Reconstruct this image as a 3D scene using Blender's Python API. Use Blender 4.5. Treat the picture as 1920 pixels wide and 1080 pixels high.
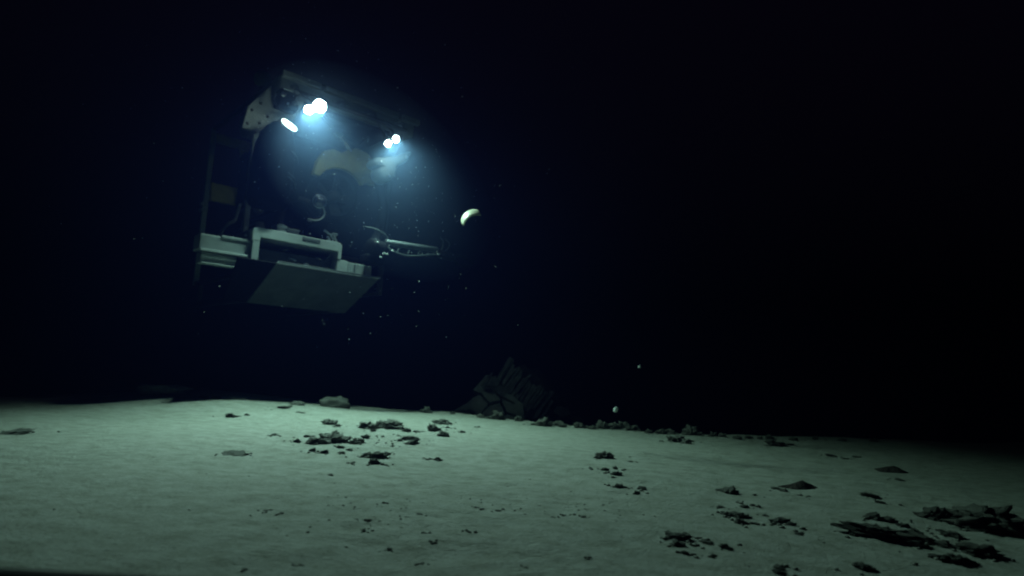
import bpy, bmesh, math, random
import numpy as np
from mathutils import Vector, Matrix, noise

for o in list(bpy.data.objects):
    bpy.data.objects.remove(o, do_unlink=True)
SC = bpy.context.scene
COL = SC.collection
random.seed(7)
RNG = np.random.default_rng(11)
R = math.radians

# ------------------------------------------------------------------ camera
PITCH, ROLL, CAM_H = R(7.6), R(3.0), 0.55
cam_data = bpy.data.cameras.new('camera')
cam_data.sensor_width = 36.0
cam_data.lens = 21.45
cam_data.clip_start = 0.02
cam_data.clip_end = 200.0
cam = bpy.data.objects.new('camera', cam_data)
COL.objects.link(cam)
fw = Vector((0, math.cos(PITCH), math.sin(PITCH)))
up0 = Vector((0, -math.sin(PITCH), math.cos(PITCH)))
rt = math.cos(ROLL) * Vector((1, 0, 0)) + math.sin(ROLL) * up0
up = -math.sin(ROLL) * Vector((1, 0, 0)) + math.cos(ROLL) * up0
cam.matrix_world = Matrix(((rt.x, up.x, -fw.x, 0), (rt.y, up.y, -fw.y, 0), (rt.z, up.z, -fw.z, CAM_H), (0, 0, 0, 1)))
SC.camera = cam
cam_data.dof.use_dof = True
cam_data.dof.focus_distance = 3.3
cam_data.dof.aperture_fstop = 1.7

# ------------------------------------------------------------------ world: lightless deep sea, no sun reaches it
world = bpy.data.worlds.new('World')
SC.world = world
world.use_nodes = True
bg = world.node_tree.nodes['Background']
bg.inputs['Color'].default_value = (0.42, 0.25, 1.0, 1)
bg.inputs['Strength'].default_value = 0.005

# lamps of the vehicle (the only light of the place); the lights themselves are made in its builder
LAMP_POWER = 335.0
LAMP_COLOR = (0.68, 1.0, 1.06)
LAMP_CONE = R(110)
LAMP_BLEND = 1.0
LAMP_AIM_LEFT = (-0.14, -0.55, -1.0)
LAMP_AIM_RIGHT = (-0.08, -0.50, -1.0)     # forward and down, in the vehicle's own axes

vs = SC.view_settings
vs.view_transform = 'Standard'
vs.look = 'None'
vs.exposure = 0.0
vs.gamma = 1.0
vs.use_curve_mapping = False
SC.render.engine = 'CYCLES'
cy = SC.cycles
cy.use_denoising = True
cy.denoiser = 'OPENIMAGEDENOISE'
cy.max_bounces = 6
cy.diffuse_bounces = 3
cy.glossy_bounces = 2
cy.transmission_bounces = 4
cy.volume_bounces = 0
cy.filter_width = 2.0
cy.sample_clamp_indirect = 4.0
cy.light_sampling_threshold = 0.0

# ------------------------------------------------------------------ materials
MATS = {}
def mat(name, color, rough=0.6, metal=0.0, noise_amt=0.0, noise_scale=8.0, bump=0.0, bump_scale=40.0, color2=None, coat=0.0, spec=0.5):
    m = bpy.data.materials.new(name)
    m.use_nodes = True
    nt = m.node_tree
    b = nt.nodes['Principled BSDF']
    b.inputs['Roughness'].default_value = rough
    b.inputs['Metallic'].default_value = metal
    b.inputs['Coat Weight'].default_value = coat
    b.inputs['Specular IOR Level'].default_value = spec
    tc = nt.nodes.new('ShaderNodeTexCoord')
    if noise_amt > 0 or color2:
        n = nt.nodes.new('ShaderNodeTexNoise')
        n.inputs['Scale'].default_value = noise_scale
        n.inputs['Detail'].default_value = 6
        n.inputs['Roughness'].default_value = 0.65
        nt.links.new(tc.outputs['Object'], n.inputs['Vector'])
        rp = nt.nodes.new('ShaderNodeValToRGB')
        c2 = color2 or tuple(c * (1 - noise_amt) for c in color)
        rp.color_ramp.elements[0].position = 0.35
        rp.color_ramp.elements[1].position = 0.65
        rp.color_ramp.elements[0].color = (*c2, 1)
        rp.color_ramp.elements[1].color = (*color, 1)
        nt.links.new(n.outputs['Fac'], rp.inputs['Fac'])
        nt.links.new(rp.outputs['Color'], b.inputs['Base Color'])
    else:
        b.inputs['Base Color'].default_value = (*color, 1)
    if bump > 0:
        n2 = nt.nodes.new('ShaderNodeTexNoise')
        n2.inputs['Scale'].default_value = bump_scale
        n2.inputs['Detail'].default_value = 5
        nt.links.new(tc.outputs['Object'], n2.inputs['Vector'])
        bp = nt.nodes.new('ShaderNodeBump')
        bp.inputs['Strength'].default_value = 1.0
        bp.inputs['Distance'].default_value = bump
        nt.links.new(n2.outputs['Fac'], bp.inputs['Height'])
        nt.links.new(bp.outputs['Normal'], b.inputs['Normal'])
    MATS[name] = m
    return m

def sediment_material():
    m = bpy.data.materials.new('sediment')
    m.use_nodes = True
    nt = m.node_tree
    b = nt.nodes['Principled BSDF']
    b.inputs['Roughness'].default_value = 0.95
    b.inputs['Specular IOR Level'].default_value = 0.1
    tc = nt.nodes.new('ShaderNodeTexCoord')
    def nz(scale, detail=6, rough=0.6, vec=None):
        n = nt.nodes.new('ShaderNodeTexNoise')
        n.inputs['Scale'].default_value = scale
        n.inputs['Detail'].default_value = detail
        n.inputs['Roughness'].default_value = rough
        nt.links.new(vec or tc.outputs['Object'], n.inputs['Vector'])
        return n
    mp = nt.nodes.new('ShaderNodeMapping')
    mp.inputs['Rotation'].default_value = (0, 0, R(24))
    mp.inputs['Scale'].default_value = (1.0, 1.35, 1.0)
    nt.links.new(tc.outputs['Object'], mp.inputs['Vector'])
    big = nz(0.9, 4)
    mid = nz(9.0, 8, 0.7, mp.outputs['Vector'])
    fine = nz(70.0, 4, 0.7)
    def ramp(src, p0, c0, p1, c1):
        r = nt.nodes.new('ShaderNodeValToRGB')
        r.color_ramp.elements[0].position = p0
        r.color_ramp.elements[1].position = p1
        r.color_ramp.elements[0].color = (*c0, 1)
        r.color_ramp.elements[1].color = (*c1, 1)
        nt.links.new(src.outputs['Fac'], r.inputs['Fac'])
        return r
    r1 = ramp(big, 0.3, (0.40, 0.405, 0.37), 0.7, (0.46, 0.455, 0.42))
    r2 = ramp(mid, 0.32, (0.66, 0.66, 0.61), 0.60, (1, 1, 1))
    r3 = ramp(fine, 0.28, (0.55, 0.55, 0.50), 0.46, (1, 1, 1))
    def mul(a, bb):
        x = nt.nodes.new('ShaderNodeMix')
        x.data_type = 'RGBA'
        x.blend_type = 'MULTIPLY'
        x.inputs['Factor'].default_value = 1.0
        nt.links.new(a, x.inputs['A'])
        nt.links.new(bb, x.inputs['B'])
        return x.outputs['Result']
    c = mul(mul(r1.outputs['Color'], r2.outputs['Color']), r3.outputs['Color'])
    nt.links.new(c, b.inputs['Base Color'])
    bh = nz(34.0, 8, 0.72, mp.outputs['Vector'])
    bp = nt.nodes.new('ShaderNodeBump')
    bp.inputs['Distance'].default_value = 0.022
    bp.inputs['Strength'].default_value = 0.9
    nt.links.new(bh.outputs['Fac'], bp.inputs['Height'])
    nt.links.new(bp.outputs['Normal'], b.inputs['Normal'])
    MATS['sediment'] = m

sediment_material()
mat('mud', (0.20, 0.20, 0.175), 0.95, noise_amt=0.5, noise_scale=14, bump=0.02, bump_scale=26, spec=0.1)
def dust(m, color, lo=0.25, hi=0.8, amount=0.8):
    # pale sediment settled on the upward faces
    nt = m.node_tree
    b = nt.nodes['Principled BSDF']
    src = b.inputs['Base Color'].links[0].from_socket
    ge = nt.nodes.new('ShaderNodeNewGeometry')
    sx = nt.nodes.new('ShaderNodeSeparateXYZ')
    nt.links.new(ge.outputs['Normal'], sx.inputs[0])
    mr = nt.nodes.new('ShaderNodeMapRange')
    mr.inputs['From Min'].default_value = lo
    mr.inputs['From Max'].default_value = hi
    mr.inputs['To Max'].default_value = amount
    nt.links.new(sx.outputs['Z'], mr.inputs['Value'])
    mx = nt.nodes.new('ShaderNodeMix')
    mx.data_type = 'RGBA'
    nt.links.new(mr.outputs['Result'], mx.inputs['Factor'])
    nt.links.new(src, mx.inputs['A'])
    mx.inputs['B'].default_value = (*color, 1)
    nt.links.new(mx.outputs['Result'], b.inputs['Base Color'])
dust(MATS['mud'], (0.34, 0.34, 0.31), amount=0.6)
mat('mound_shade_mud', (0.065, 0.055, 0.05), 0.95, noise_amt=0.5, noise_scale=20, bump=0.02, bump_scale=60, spec=0.05)  # mound mud, the shaded side put into one dark colour
mat('corner_shade_mud', (0.10, 0.095, 0.085), 0.95, noise_amt=0.5, noise_scale=14, bump=0.02, bump_scale=26, spec=0.1)  # darker mud copy: lack of light on the corner clods put into colour
dust(MATS['corner_shade_mud'], (0.24, 0.24, 0.215), amount=0.55)
mat('rock_pale', (0.44, 0.45, 0.44), 0.9, noise_amt=0.35, noise_scale=5, bump=0.02, bump_scale=14, spec=0.15)
mat('rock_dark', (0.08, 0.075, 0.08), 0.9, noise_amt=0.5, noise_scale=6, bump=0.02, bump_scale=20, spec=0.15)
mat('rib_rock', (0.28, 0.27, 0.28), 0.9, noise_amt=0.45, noise_scale=9, bump=0.01, bump_scale=30, spec=0.15)
mat('rock_rim', (0.12, 0.105, 0.085), 0.9, noise_amt=0.3, noise_scale=9, bump=0.01, bump_scale=30, spec=0.15)
mat('grey_foam', (0.22, 0.24, 0.25), 0.55, noise_amt=0.25, noise_scale=6, bump=0.004, bump_scale=30)
mat('cheek_white', (0.24, 0.26, 0.265), 0.6, noise_amt=0.15, noise_scale=6)
mat('white_plastic', (0.42, 0.46, 0.455), 0.45, noise_amt=0.14, noise_scale=7)
mat('grey_plastic', (0.32, 0.36, 0.36), 0.55, noise_amt=0.2, noise_scale=9)
mat('dull_plastic', (0.13, 0.145, 0.16), 0.5, noise_amt=0.3, noise_scale=9)
mat('yellow_paint', (0.66, 0.54, 0.06), 0.45, noise_amt=0.25, noise_scale=8)
mat('faded_yellow', (0.34, 0.29, 0.07), 0.6, noise_amt=0.3, noise_scale=7)
mat('black_plastic', (0.003, 0.0035, 0.005), 0.75, spec=0.04, noise_amt=0.4, noise_scale=12)
mat('dark_metal', (0.05, 0.055, 0.06), 0.55, metal=0.5, noise_amt=0.3, noise_scale=12)
mat('steel', (0.55, 0.57, 0.58), 0.28, metal=1.0, noise_amt=0.15, noise_scale=18)
mat('worn_panel', (0.055, 0.066, 0.068), 0.7, noise_amt=0.4, noise_scale=5, bump=0.004, bump_scale=18)
mat('arm_grey', (0.11, 0.13, 0.14), 0.6, noise_amt=0.3, noise_scale=9, spec=0.3)
mat('arm_hose', (0.06, 0.075, 0.08), 0.7, spec=0.2)
mat('arm_black', (0.006, 0.007, 0.009), 0.8, spec=0.05)
mat('rubber', (0.015, 0.016, 0.018), 0.7, spec=0.2)
mat('casting_grey', (0.20, 0.25, 0.27), 0.6, noise_amt=0.2, noise_scale=9)
mat('grey_hose', (0.22, 0.25, 0.25), 0.5)
mat('cream_plastic', (0.80, 0.78, 0.58), 0.35, noise_amt=0.08, noise_scale=14)
mat('snow_fleck', (0.8, 0.82, 0.8), 0.8)
mat('jelly', (0.75, 0.82, 0.82), 0.4, noise_amt=0.2, noise_scale=60)
mat('black_rail', (0.006, 0.005, 0.006), 0.8, spec=0.05)
g = mat('dome_glass', (0.02, 0.025, 0.05), 0.04, coat=1.0, spec=0.8)

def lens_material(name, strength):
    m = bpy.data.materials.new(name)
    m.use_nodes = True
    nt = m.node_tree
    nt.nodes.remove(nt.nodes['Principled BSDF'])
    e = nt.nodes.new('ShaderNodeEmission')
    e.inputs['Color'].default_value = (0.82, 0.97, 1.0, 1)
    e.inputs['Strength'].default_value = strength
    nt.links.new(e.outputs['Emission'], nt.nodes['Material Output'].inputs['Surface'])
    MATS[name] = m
lens_material('lit_lens', 170.0)
lens_material('cap_glow', 9.0)

# ------------------------------------------------------------------ mesh helpers
def link(o, parent=None):
    COL.objects.link(o)
    if parent is not None:
        o.parent = parent
    return o

def obj(name, bm, material, parent=None, smooth=False):
    me = bpy.data.meshes.new(name)
    bm.normal_update()
    if smooth:
        for f in bm.faces:
            f.smooth = True
    bm.to_mesh(me)
    bm.free()
    me.materials.append(MATS[material])
    return link(bpy.data.objects.new(name, me), parent)

def tag(o, label, cat, group=None, kind=None):
    if label: o['label'] = label
    if cat: o['category'] = cat
    if group: o['group'] = group
    if kind: o['kind'] = kind
    return o

def empty(name, loc, rz=0.0):
    o = bpy.data.objects.new(name, None)
    o.empty_display_size = 0.1
    o.location = loc
    o.rotation_euler = (0, 0, rz)
    return link(o)

def bm_box(lo, hi, bevel=0.0, seg=2, bm=None):
    own = bm is None
    t = bmesh.new()
    c = [(a + b) / 2 for a, b in zip(lo, hi)]
    s = [abs(b - a) for a, b in zip(lo, hi)]
    bmesh.ops.create_cube(t, size=1.0, matrix=Matrix.Translation(c) @ Matrix.Diagonal((*s, 1)))
    if bevel > 0:
        bmesh.ops.bevel(t, geom=t.edges[:], offset=bevel, segments=seg, affect='EDGES', profile=0.5)
    if own:
        return t
    merge(bm, t)
    return bm

def merge(dst, src):
    me = bpy.data.meshes.new('tmp')
    src.to_mesh(me)
    src.free()
    dst.from_mesh(me)
    bpy.data.meshes.remove(me)

def align(a, b):
    """matrix taking the z axis onto a->b, origin at a"""
    a, b = Vector(a), Vector(b)
    q = (b - a).to_track_quat('Z', 'Y')
    return Matrix.Translation(a) @ q.to_matrix().to_4x4(), (b - a).length

def bm_lathe(a, b, prof, n=28, cap=True):
    """prof: (t, r) pairs; t in metres along a->b"""
    M, L = align(a, b)
    bm = bmesh.new()
    rings = []
    for t, r in prof:
        rings.append([bm.verts.new(M @ Vector((r * math.cos(2 * math.pi * k / n), r * math.sin(2 * math.pi * k / n), t))) for k in range(n)])
    for r0, r1 in zip(rings, rings[1:]):
        for k in range(n):
            bm.faces.new((r0[k], r0[(k + 1) % n], r1[(k + 1) % n], r1[k]))
    if cap:
        bm.faces.new(rings[0][::-1])
        bm.faces.new(rings[-1])
    return bm

def bm_cyl(a, b, r, n=24, ch=0.15):
    L = (Vector(b) - Vector(a)).length
    c = min(r * ch, L * 0.2)
    return bm_lathe(a, b, [(0, r - c), (c, r), (L - c, r), (L, r - c)], n)

def catmull(pts, sub=6):
    P = [Vector(p) for p in pts]
    P = [2 * P[0] - P[1]] + P + [2 * P[-1] - P[-2]]
    out = []
    for i in range(1, len(P) - 2):
        for s in range(sub):
            t = s / sub
            out.append(0.5 * ((2 * P[i]) + (P[i + 1] - P[i - 1]) * t + (2 * P[i - 1] - 5 * P[i] + 4 * P[i + 1] - P[i + 2]) * t * t
                              + (3 * P[i] - P[i - 1] - 3 * P[i + 1] + P[i + 2]) * t ** 3))
    out.append(P[-2])
    return out

def bm_tube(pts, r, n=10, sub=6, smooth=True):
    path = catmull(pts, sub) if smooth else [Vector(p) for p in pts]
    bm = bmesh.new()
    rings = []
    ref = Vector((0.13, 0.21, 1)).normalized()
    for i, p in enumerate(path):
        d = (path[min(i + 1, len(path) - 1)] - path[max(i - 1, 0)]).normalized()
        u = d.cross(ref)
        if u.length < 1e-3:
            u = d.cross(Vector((1, 0, 0)))
        u.normalize()
        v = d.cross(u)
        rings.append([bm.verts.new(p + r * (math.cos(2 * math.pi * k / n) * u + math.sin(2 * math.pi * k / n) * v)) for k in range(n)])
    for r0, r1 in zip(rings, rings[1:]):
        for k in range(n):
            bm.faces.new((r0[k], r0[(k + 1) % n], r1[(k + 1) % n], r1[k]))
    bm.faces.new(rings[0][::-1])
    bm.faces.new(rings[-1])
    bmesh.ops.recalc_face_normals(bm, faces=bm.faces[:])
    return bm

def bm_prism_xz(outline, y0, y1, bevel=0.0):
    """extrude an (x, z) outline from y0 to y1"""
    bm = bmesh.new()
    a = [bm.verts.new((x, y0, z)) for x, z in outline]
    b = [bm.verts.new((x, y1, z)) for x, z in outline]
    n = len(a)
    bm.faces.new(a)
    bm.faces.new(b[::-1])
    for k in range(n):
        bm.faces.new((a[k], b[k], b[(k + 1) % n], a[(k + 1) % n]))
    bmesh.ops.recalc_face_normals(bm, faces=bm.faces[:])
    if bevel > 0:
        bmesh.ops.bevel(bm, geom=bm.edges[:], offset=bevel, segments=2, affect='EDGES', profile=0.5)
    return bm

def bm_slab(corners, thick):
    """four corners of a flat panel, thickened along its normal"""
    P = [Vector(c) for c in corners]
    nrm = (P[1] - P[0]).cross(P[3] - P[0]).normalized() * thick
    bm = bmesh.new()
    a = [bm.verts.new(p) for p in P]
    b = [bm.verts.new(p + nrm) for p in P]
    bm.faces.new(a)
    bm.faces.new(b[::-1])
    for k in range(4):
        bm.faces.new((a[k], b[k], b[(k + 1) % 4], a[(k + 1) % 4]))
    bmesh.ops.recalc_face_normals(bm, faces=bm.faces[:])
    bmesh.ops.bevel(bm, geom=bm.edges[:], offset=thick * 0.18, segments=1, affect='EDGES')
    return bm

# ------------------------------------------------------------------ seabed
def vnoise(shape_xy, freq, seed):
    """smooth value noise at world x, y"""
    X, Y = shape_xy
    r = np.random.default_rng(seed)
    T = r.random((128, 128))
    fx, fy = X * freq + 64.3, Y * freq + 31.7
    ix, iy = np.floor(fx).astype(int), np.floor(fy).astype(int)
    tx, ty = fx - ix, fy - iy
    tx, ty = tx * tx * (3 - 2 * tx), ty * ty * (3 - 2 * ty)
    g = lambda a, b: T[a % 128, b % 128]
    return ((g(ix, iy) * (1 - tx) + g(ix + 1, iy) * tx) * (1 - ty) + (g(ix, iy + 1) * (1 - tx) + g(ix + 1, iy + 1) * tx) * ty) * 2 - 1

CREST_X = [-40, -9, -6.5, -4.9, -4.3, -3.6, -2.5, -0.9, 0.3, 1.83, 3.7, 5.9, 9, 40]
CREST_Y = [5.2, 5.6, 5.9, 6.2, 6.9, 7.3, 7.4, 7.4, 6.75, 6.25, 6.75, 7.3, 7.9, 9.0]

def ground_z(X, Y):
    X, Y = np.asarray(X, float), np.asarray(Y, float)
    z = 0.014 * vnoise((X, Y), 0.7, 1) + 0.008 * vnoise((X, Y), 1.9, 2)
    rough = 0.6 + 0.4 * vnoise((X, Y), 0.8, 9)
    ca, sa = math.cos(R(24)), math.sin(R(24))
    XR, YR = X * ca + Y * sa, (-X * sa + Y * ca) * 1.25
    z += rough * (0.0065 * vnoise((XR, YR), 6.0, 3) + 0.0048 * vnoise((XR, YR), 13.0, 4))
    near = np.clip(1.0 - (Y - 3.2) / 2.0, 0, 1)
    pits = np.clip(vnoise((XR, YR), 9.0, 21) - 0.62, 0, 1) * np.clip(vnoise((X, Y), 1.1, 22) + 0.35, 0, 1)
    z -= near * 0.05 * pits
    # rubble patch below the vehicle lies a little churned
    patch = np.exp(-((X + 1.0) / 0.55) ** 2 - ((Y - 4.4) / 0.7) ** 2)
    z += patch * (0.022 * np.abs(vnoise((X, Y), 5.0, 5)) + 0.013 * np.abs(vnoise((X, Y), 11.0, 6)) - 0.008)
    yc = np.interp(X, CREST_X, CREST_Y) + 0.08 * vnoise((X, Y * 0), 0.9, 7) + 0.05 * vnoise((X, Y * 0), 3.5, 8)
    s = Y - yc
    fall = np.where(s > 0, s * s / (s + 0.35), 0.0) * 0.42
    fall = 2.6 * np.tanh(fall / 2.6)
    z = z - fall + np.clip(s, 0, 4) * 0.05 * vnoise((X, Y), 1.3, 12)
    z += 0.15 * np.exp(-((X + 3.2) / 1.3) ** 2 - ((Y - 6.7) / 1.1) ** 2)
    # dim bank beyond the hollow at the left
    z += 0.62 * np.exp(-((X + 8.0) / 2.0) ** 2 - ((Y - 8.2) / 1.3) ** 2)
    return z

def gz(x, y):
    return float(ground_z(np.array([x]), np.array([y]))[0])

def build_seabed():
    dense_x = np.arange(-6.0, 7.0, 0.028)
    dense_y = np.arange(0.6, 9.2, 0.026)
    xs = np.concatenate([np.linspace(-25, -6.4, 28), np.arange(-6.3, -6.0, 0.1), dense_x, np.arange(7.1, 7.4, 0.1), np.linspace(7.6, 25, 28)])
    ys = np.concatenate([np.linspace(-12, 0.4, 24), dense_y, np.linspace(9.3, 28, 60)])
    X, Y = np.meshgrid(xs, ys, indexing='xy')
    Z = ground_z(X, Y)
    n, m = len(xs), len(ys)
    V = np.stack([X.ravel(), Y.ravel(), Z.ravel()], 1)
    i = np.arange(n * m).reshape(m, n)
    Q = np.stack([i[:-1, :-1].ravel(), i[:-1, 1:].ravel(), i[1:, 1:].ravel(), i[1:, :-1].ravel()], 1)
    me = bpy.data.meshes.new('seabed')
    me.vertices.add(len(V))
    me.vertices.foreach_set('co', V.ravel().astype(np.float32))
    me.loops.add(Q.size)
    me.loops.foreach_set('vertex_index', Q.ravel().astype(np.int32))
    me.polygons.add(len(Q))
    me.polygons.foreach_set('loop_start', (np.arange(len(Q)) * 4).astype(np.int32))
    me.polygons.foreach_set('use_smooth', np.ones(len(Q), bool))
    me.update(calc_edges=True)
    me.materials.append(MATS['sediment'])
    o = link(bpy.data.objects.new('seabed', me))
    o['kind'] = 'structure'
    return o
build_seabed()

# ------------------------------------------------------------------ rocks behind the crest
def lump_mesh(name, seed, amp=(0.34, 0.2, 0.11), freq=(1.4, 3.3, 7.5), flat=0.62, sub=3, blocky=0.0):
    bm = bmesh.new()
    bmesh.ops.create_icosphere(bm, subdivisions=sub, radius=1.0)
    off = Vector((seed * 7.13, seed * 3.71, seed * 5.37))
    for v in bm.verts:
        d = v.co.normalized()
        r = 1.0
        for a, f in zip(amp, freq):
            r += a * noise.noise(d * f + off)
        if blocky:
            m = max(abs(d.x), abs(d.y), abs(d.z))
            r *= (1 - blocky) + blocky * 0.8 / m
        v.co = Vector((d.x * r, d.y * r, d.z * r * flat))
    for f in bm.faces:
        f.smooth = True
    me = bpy.data.meshes.new(name)
    bm.to_mesh(me)
    bm.free()
    return me

def single_rock(name, loc, scale, seed, material, label, cat, rz=0.0, flat=0.6, blocky=0.3, group=None, sub=4):
    me = lump_mesh(name, seed, flat=flat, blocky=blocky, sub=sub)
    me.materials.append(MATS[material])
    o = link(bpy.data.objects.new(name, me))
    o.location = loc
    o.scale = scale
    o.rotation_euler = (0, 0, rz)
    return tag(o, label, cat, group)

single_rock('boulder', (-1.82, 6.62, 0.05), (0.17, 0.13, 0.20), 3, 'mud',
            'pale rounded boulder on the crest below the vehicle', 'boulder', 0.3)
single_rock('rock_ledge', (-3.50, 6.32, 0.15), (0.27, 0.13, 0.11), 5, 'rock_pale',
            'pale low ledge overhanging a dark hollow at the left end of the crest', 'rock', 0.15)
single_rock('rock_ledge', (-3.1, 7.8, -0.06), (0.85, 0.2, 0.2), 9, 'rock_dark',
            'long low dark ledge behind the crest, left of the pale boulder', 'rock', -0.05)

# outcrop: cracked pale slab leaning against a dark ribbed block
def build_outcrop():
    root = empty('rock_outcrop', (0.0, 8.7, -0.42))
    tag(root, 'dim rock outcrop behind the crest with cracked pale slab and ribbed dark block', 'rock')
    # cracked slab: a sloping bank cut into plates by recessed cracks
    base, ex, ez = Vector((-1.02, -0.16, -0.05)), Vector((1.50, -0.05, -0.08)), Vector((0.62, 0.40, 0.95))
    nrm = ex.cross(ez).normalized()
    def P(u, v, h=0.0):
        v = v * (1 - 0.72 * min(u, 1.0))
        bulge = 0.09 * math.sin(math.pi * min(max(u, 0), 1)) * math.sin(math.pi * min(max(v, 0), 1) * 0.9)
        wob = 0.02 * noise.noise(Vector((u * 5, v * 5, 3.0)))
        return base + ex * u + ez * v + nrm * (h + bulge + wob)
    plates = [
        [(0.00, 0.00), (0.24, 0.00), (0.27, 0.40), (0.19, 0.46), (0.04, 0.36)],
        [(0.26, 0.00), (0.50, 0.00), (0.56, 0.30), (0.46, 0.44), (0.29, 0.38)],
        [(0.52, 0.00), (1.05, 0.00), (0.98, 0.40), (0.76, 0.46), (0.58, 0.30)],
        [(0.03, 0.40), (0.18, 0.50), (0.28, 0.44), (0.30, 0.66), (0.16, 0.74)],
        [(0.30, 0.42), (0.46, 0.48), (0.50, 0.66), (0.40, 0.78), (0.32, 0.66)],
        [(0.48, 0.46), (0.57, 0.34), (0.75, 0.50), (0.70, 0.76), (0.52, 0.66)],
        [(0.77, 0.50), (0.97, 0.44), (0.92, 0.80), (0.72, 0.78)],
        [(0.06, 0.76), (0.16, 0.78), (0.31, 0.70), (0.38, 0.80), (0.30, 1.00), (0.08, 1.02)],
        [(0.40, 0.82), (0.51, 0.70), (0.69, 0.80), (0.60, 1.02), (0.33, 1.00)],
    ]
    for k, pl in enumerate(plates):
        bm = bmesh.new()
        cu = sum(p[0] for p in pl) / len(pl)
        cv = sum(p[1] for p in pl) / len(pl)
        ring = []
        for (u0, v0), (u1, v1) in zip(pl, pl[1:] + pl[:1]):
            for q in (0, 0.25, 0.5, 0.75):
                jit = 0.012 if q else 0.004
                ring.append((u0 + (u1 - u0) * q + random.uniform(-jit, jit), v0 + (v1 - v0) * q + random.uniform(-jit, jit)))
        h = 0.05 + 0.02 * random.random()
        bot = [bm.verts.new(P(u, v, -0.06)) for u, v in ring]
        top = [bm.verts.new(P(cu + (u - cu) * 0.993, cv + (v - cv) * 0.993, h)) for u, v in ring]
        inn = [bm.verts.new(P(cu + (u - cu) * 0.6, cv + (v - cv) * 0.6, h + random.uniform(0.0, 0.012))) for u, v in ring]
        mid = bm.verts.new(P(cu, cv, h + 0.01))
        n = len(ring)
        for i in range(n):
            q = (i + 1) % n
            bm.faces.new((inn[i], inn[q], mid))
            bm.faces.new((top[i], top[q], inn[q], inn[i]))
            bm.faces.new((bot[i], bot[q], top[q], top[i]))
        bmesh.ops.recalc_face_normals(bm, faces=bm.faces[:])
        obj('slab_plate', bm, 'rock_pale', root)
    def lump(name, seed, loc, scale, rot, material, flat=0.85, blocky=0.4):
        me = lump_mesh(name, seed, flat=flat, blocky=blocky, sub=4)
        me.materials.append(MATS[material])
        b = link(bpy.data.objects.new(name, me), root)
        b.location, b.scale, b.rotation_euler = loc, scale, rot
    lump('bedrock', 21, (0.02, 0.62, 0.0), (0.66, 0.36, 0.60), (0, 0.3, 0), 'rock_dark')
    lump('dark_block', 23, (0.34, 0.42, 0.60), (0.50, 0.26, 0.46), (0.2, R(40), 0.1), 'rock_dark', 0.8, 0.6)
    lump('overhang', 29, (0.16, 0.26, 0.40), (0.46, 0.26, 0.24), (0.0, R(30), 0.0), 'rock_dark', 0.8, 0.3)
    lump('fallen_block', 27, (0.80, 0.1, 0.42), (0.11, 0.09, 0.09), (0.2, 0.1, 0.5), 'rib_rock', 0.7)
    lump('fallen_block', 31, (1.02, 0.1, 0.30), (0.09, 0.09, 0.08), (0.4, 0.3, 1.5), 'rock_dark', 0.7)
    # two rows of ribs: side by side slats of rock running down the face of the block
    for a0, a1, down, nrib in ((Vector((-0.02, 0.10, 1.10)), Vector((0.68, 0.12, 0.58)), Vector((-0.19, -0.12, -0.31)), 19),
                               (Vector((-0.24, 0.00, 0.90)), Vector((0.36, 0.03, 0.46)), Vector((-0.12, -0.06, -0.20)), 21)):
        ax = (a1 - a0).normalized()
        sp = (a1 - a0).length / nrib
        nr = ax.cross(down).normalized()
        if nr.y > 0: nr = -nr
        for k in range(nrib):
            t = (k + random.uniform(0.2, 0.8)) / nrib
            st = a0.lerp(a1, t) - down * random.uniform(-0.12, 0.22)
            en = a0.lerp(a1, t) + down * random.uniform(0.75, 1.05) + ax * random.uniform(-0.03, 0.03)
            w = sp * random.uniform(0.4, 0.75)
            lift = random.uniform(-0.015, 0.02)
            bm = bmesh.new()
            rings = []
            for q in range(7):
                p = st.lerp(en, q / 6) + nr * (lift + random.uniform(-0.008, 0.008)) + ax * random.uniform(-0.006, 0.006)
                ww = w * random.uniform(0.7, 1.15)
                rings.append([bm.verts.new(p + ax * dx * ww + nr * dn) for dx, dn in ((-1, -0.07), (-0.6, 0.012), (0.55, 0.018), (1, -0.07))])
            for r0, r1 in zip(rings, rings[1:]):
                for i in range(4):
                    bm.faces.new((r0[i], r0[(i + 1) % 4], r1[(i + 1) % 4], r1[i]))
            bm.faces.new(rings[0][::-1]); bm.faces.new(rings[-1])
            bmesh.ops.recalc_face_normals(bm, faces=bm.faces[:])
            obj('rib', bm, 'rib_rock', root)
    # pale broken rim running along the foot of the ribs
    obj('rim', bm_tube([(-0.30, -0.10, 0.72), (-0.20, -0.09, 0.70), (-0.10, -0.10, 0.60), (0.00, -0.08, 0.56), (0.12, -0.09, 0.50), (0.22, -0.07, 0.42), (0.30, -0.05, 0.39)], 0.013, 6), 'rock_rim', root, True)
build_outcrop()

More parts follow.
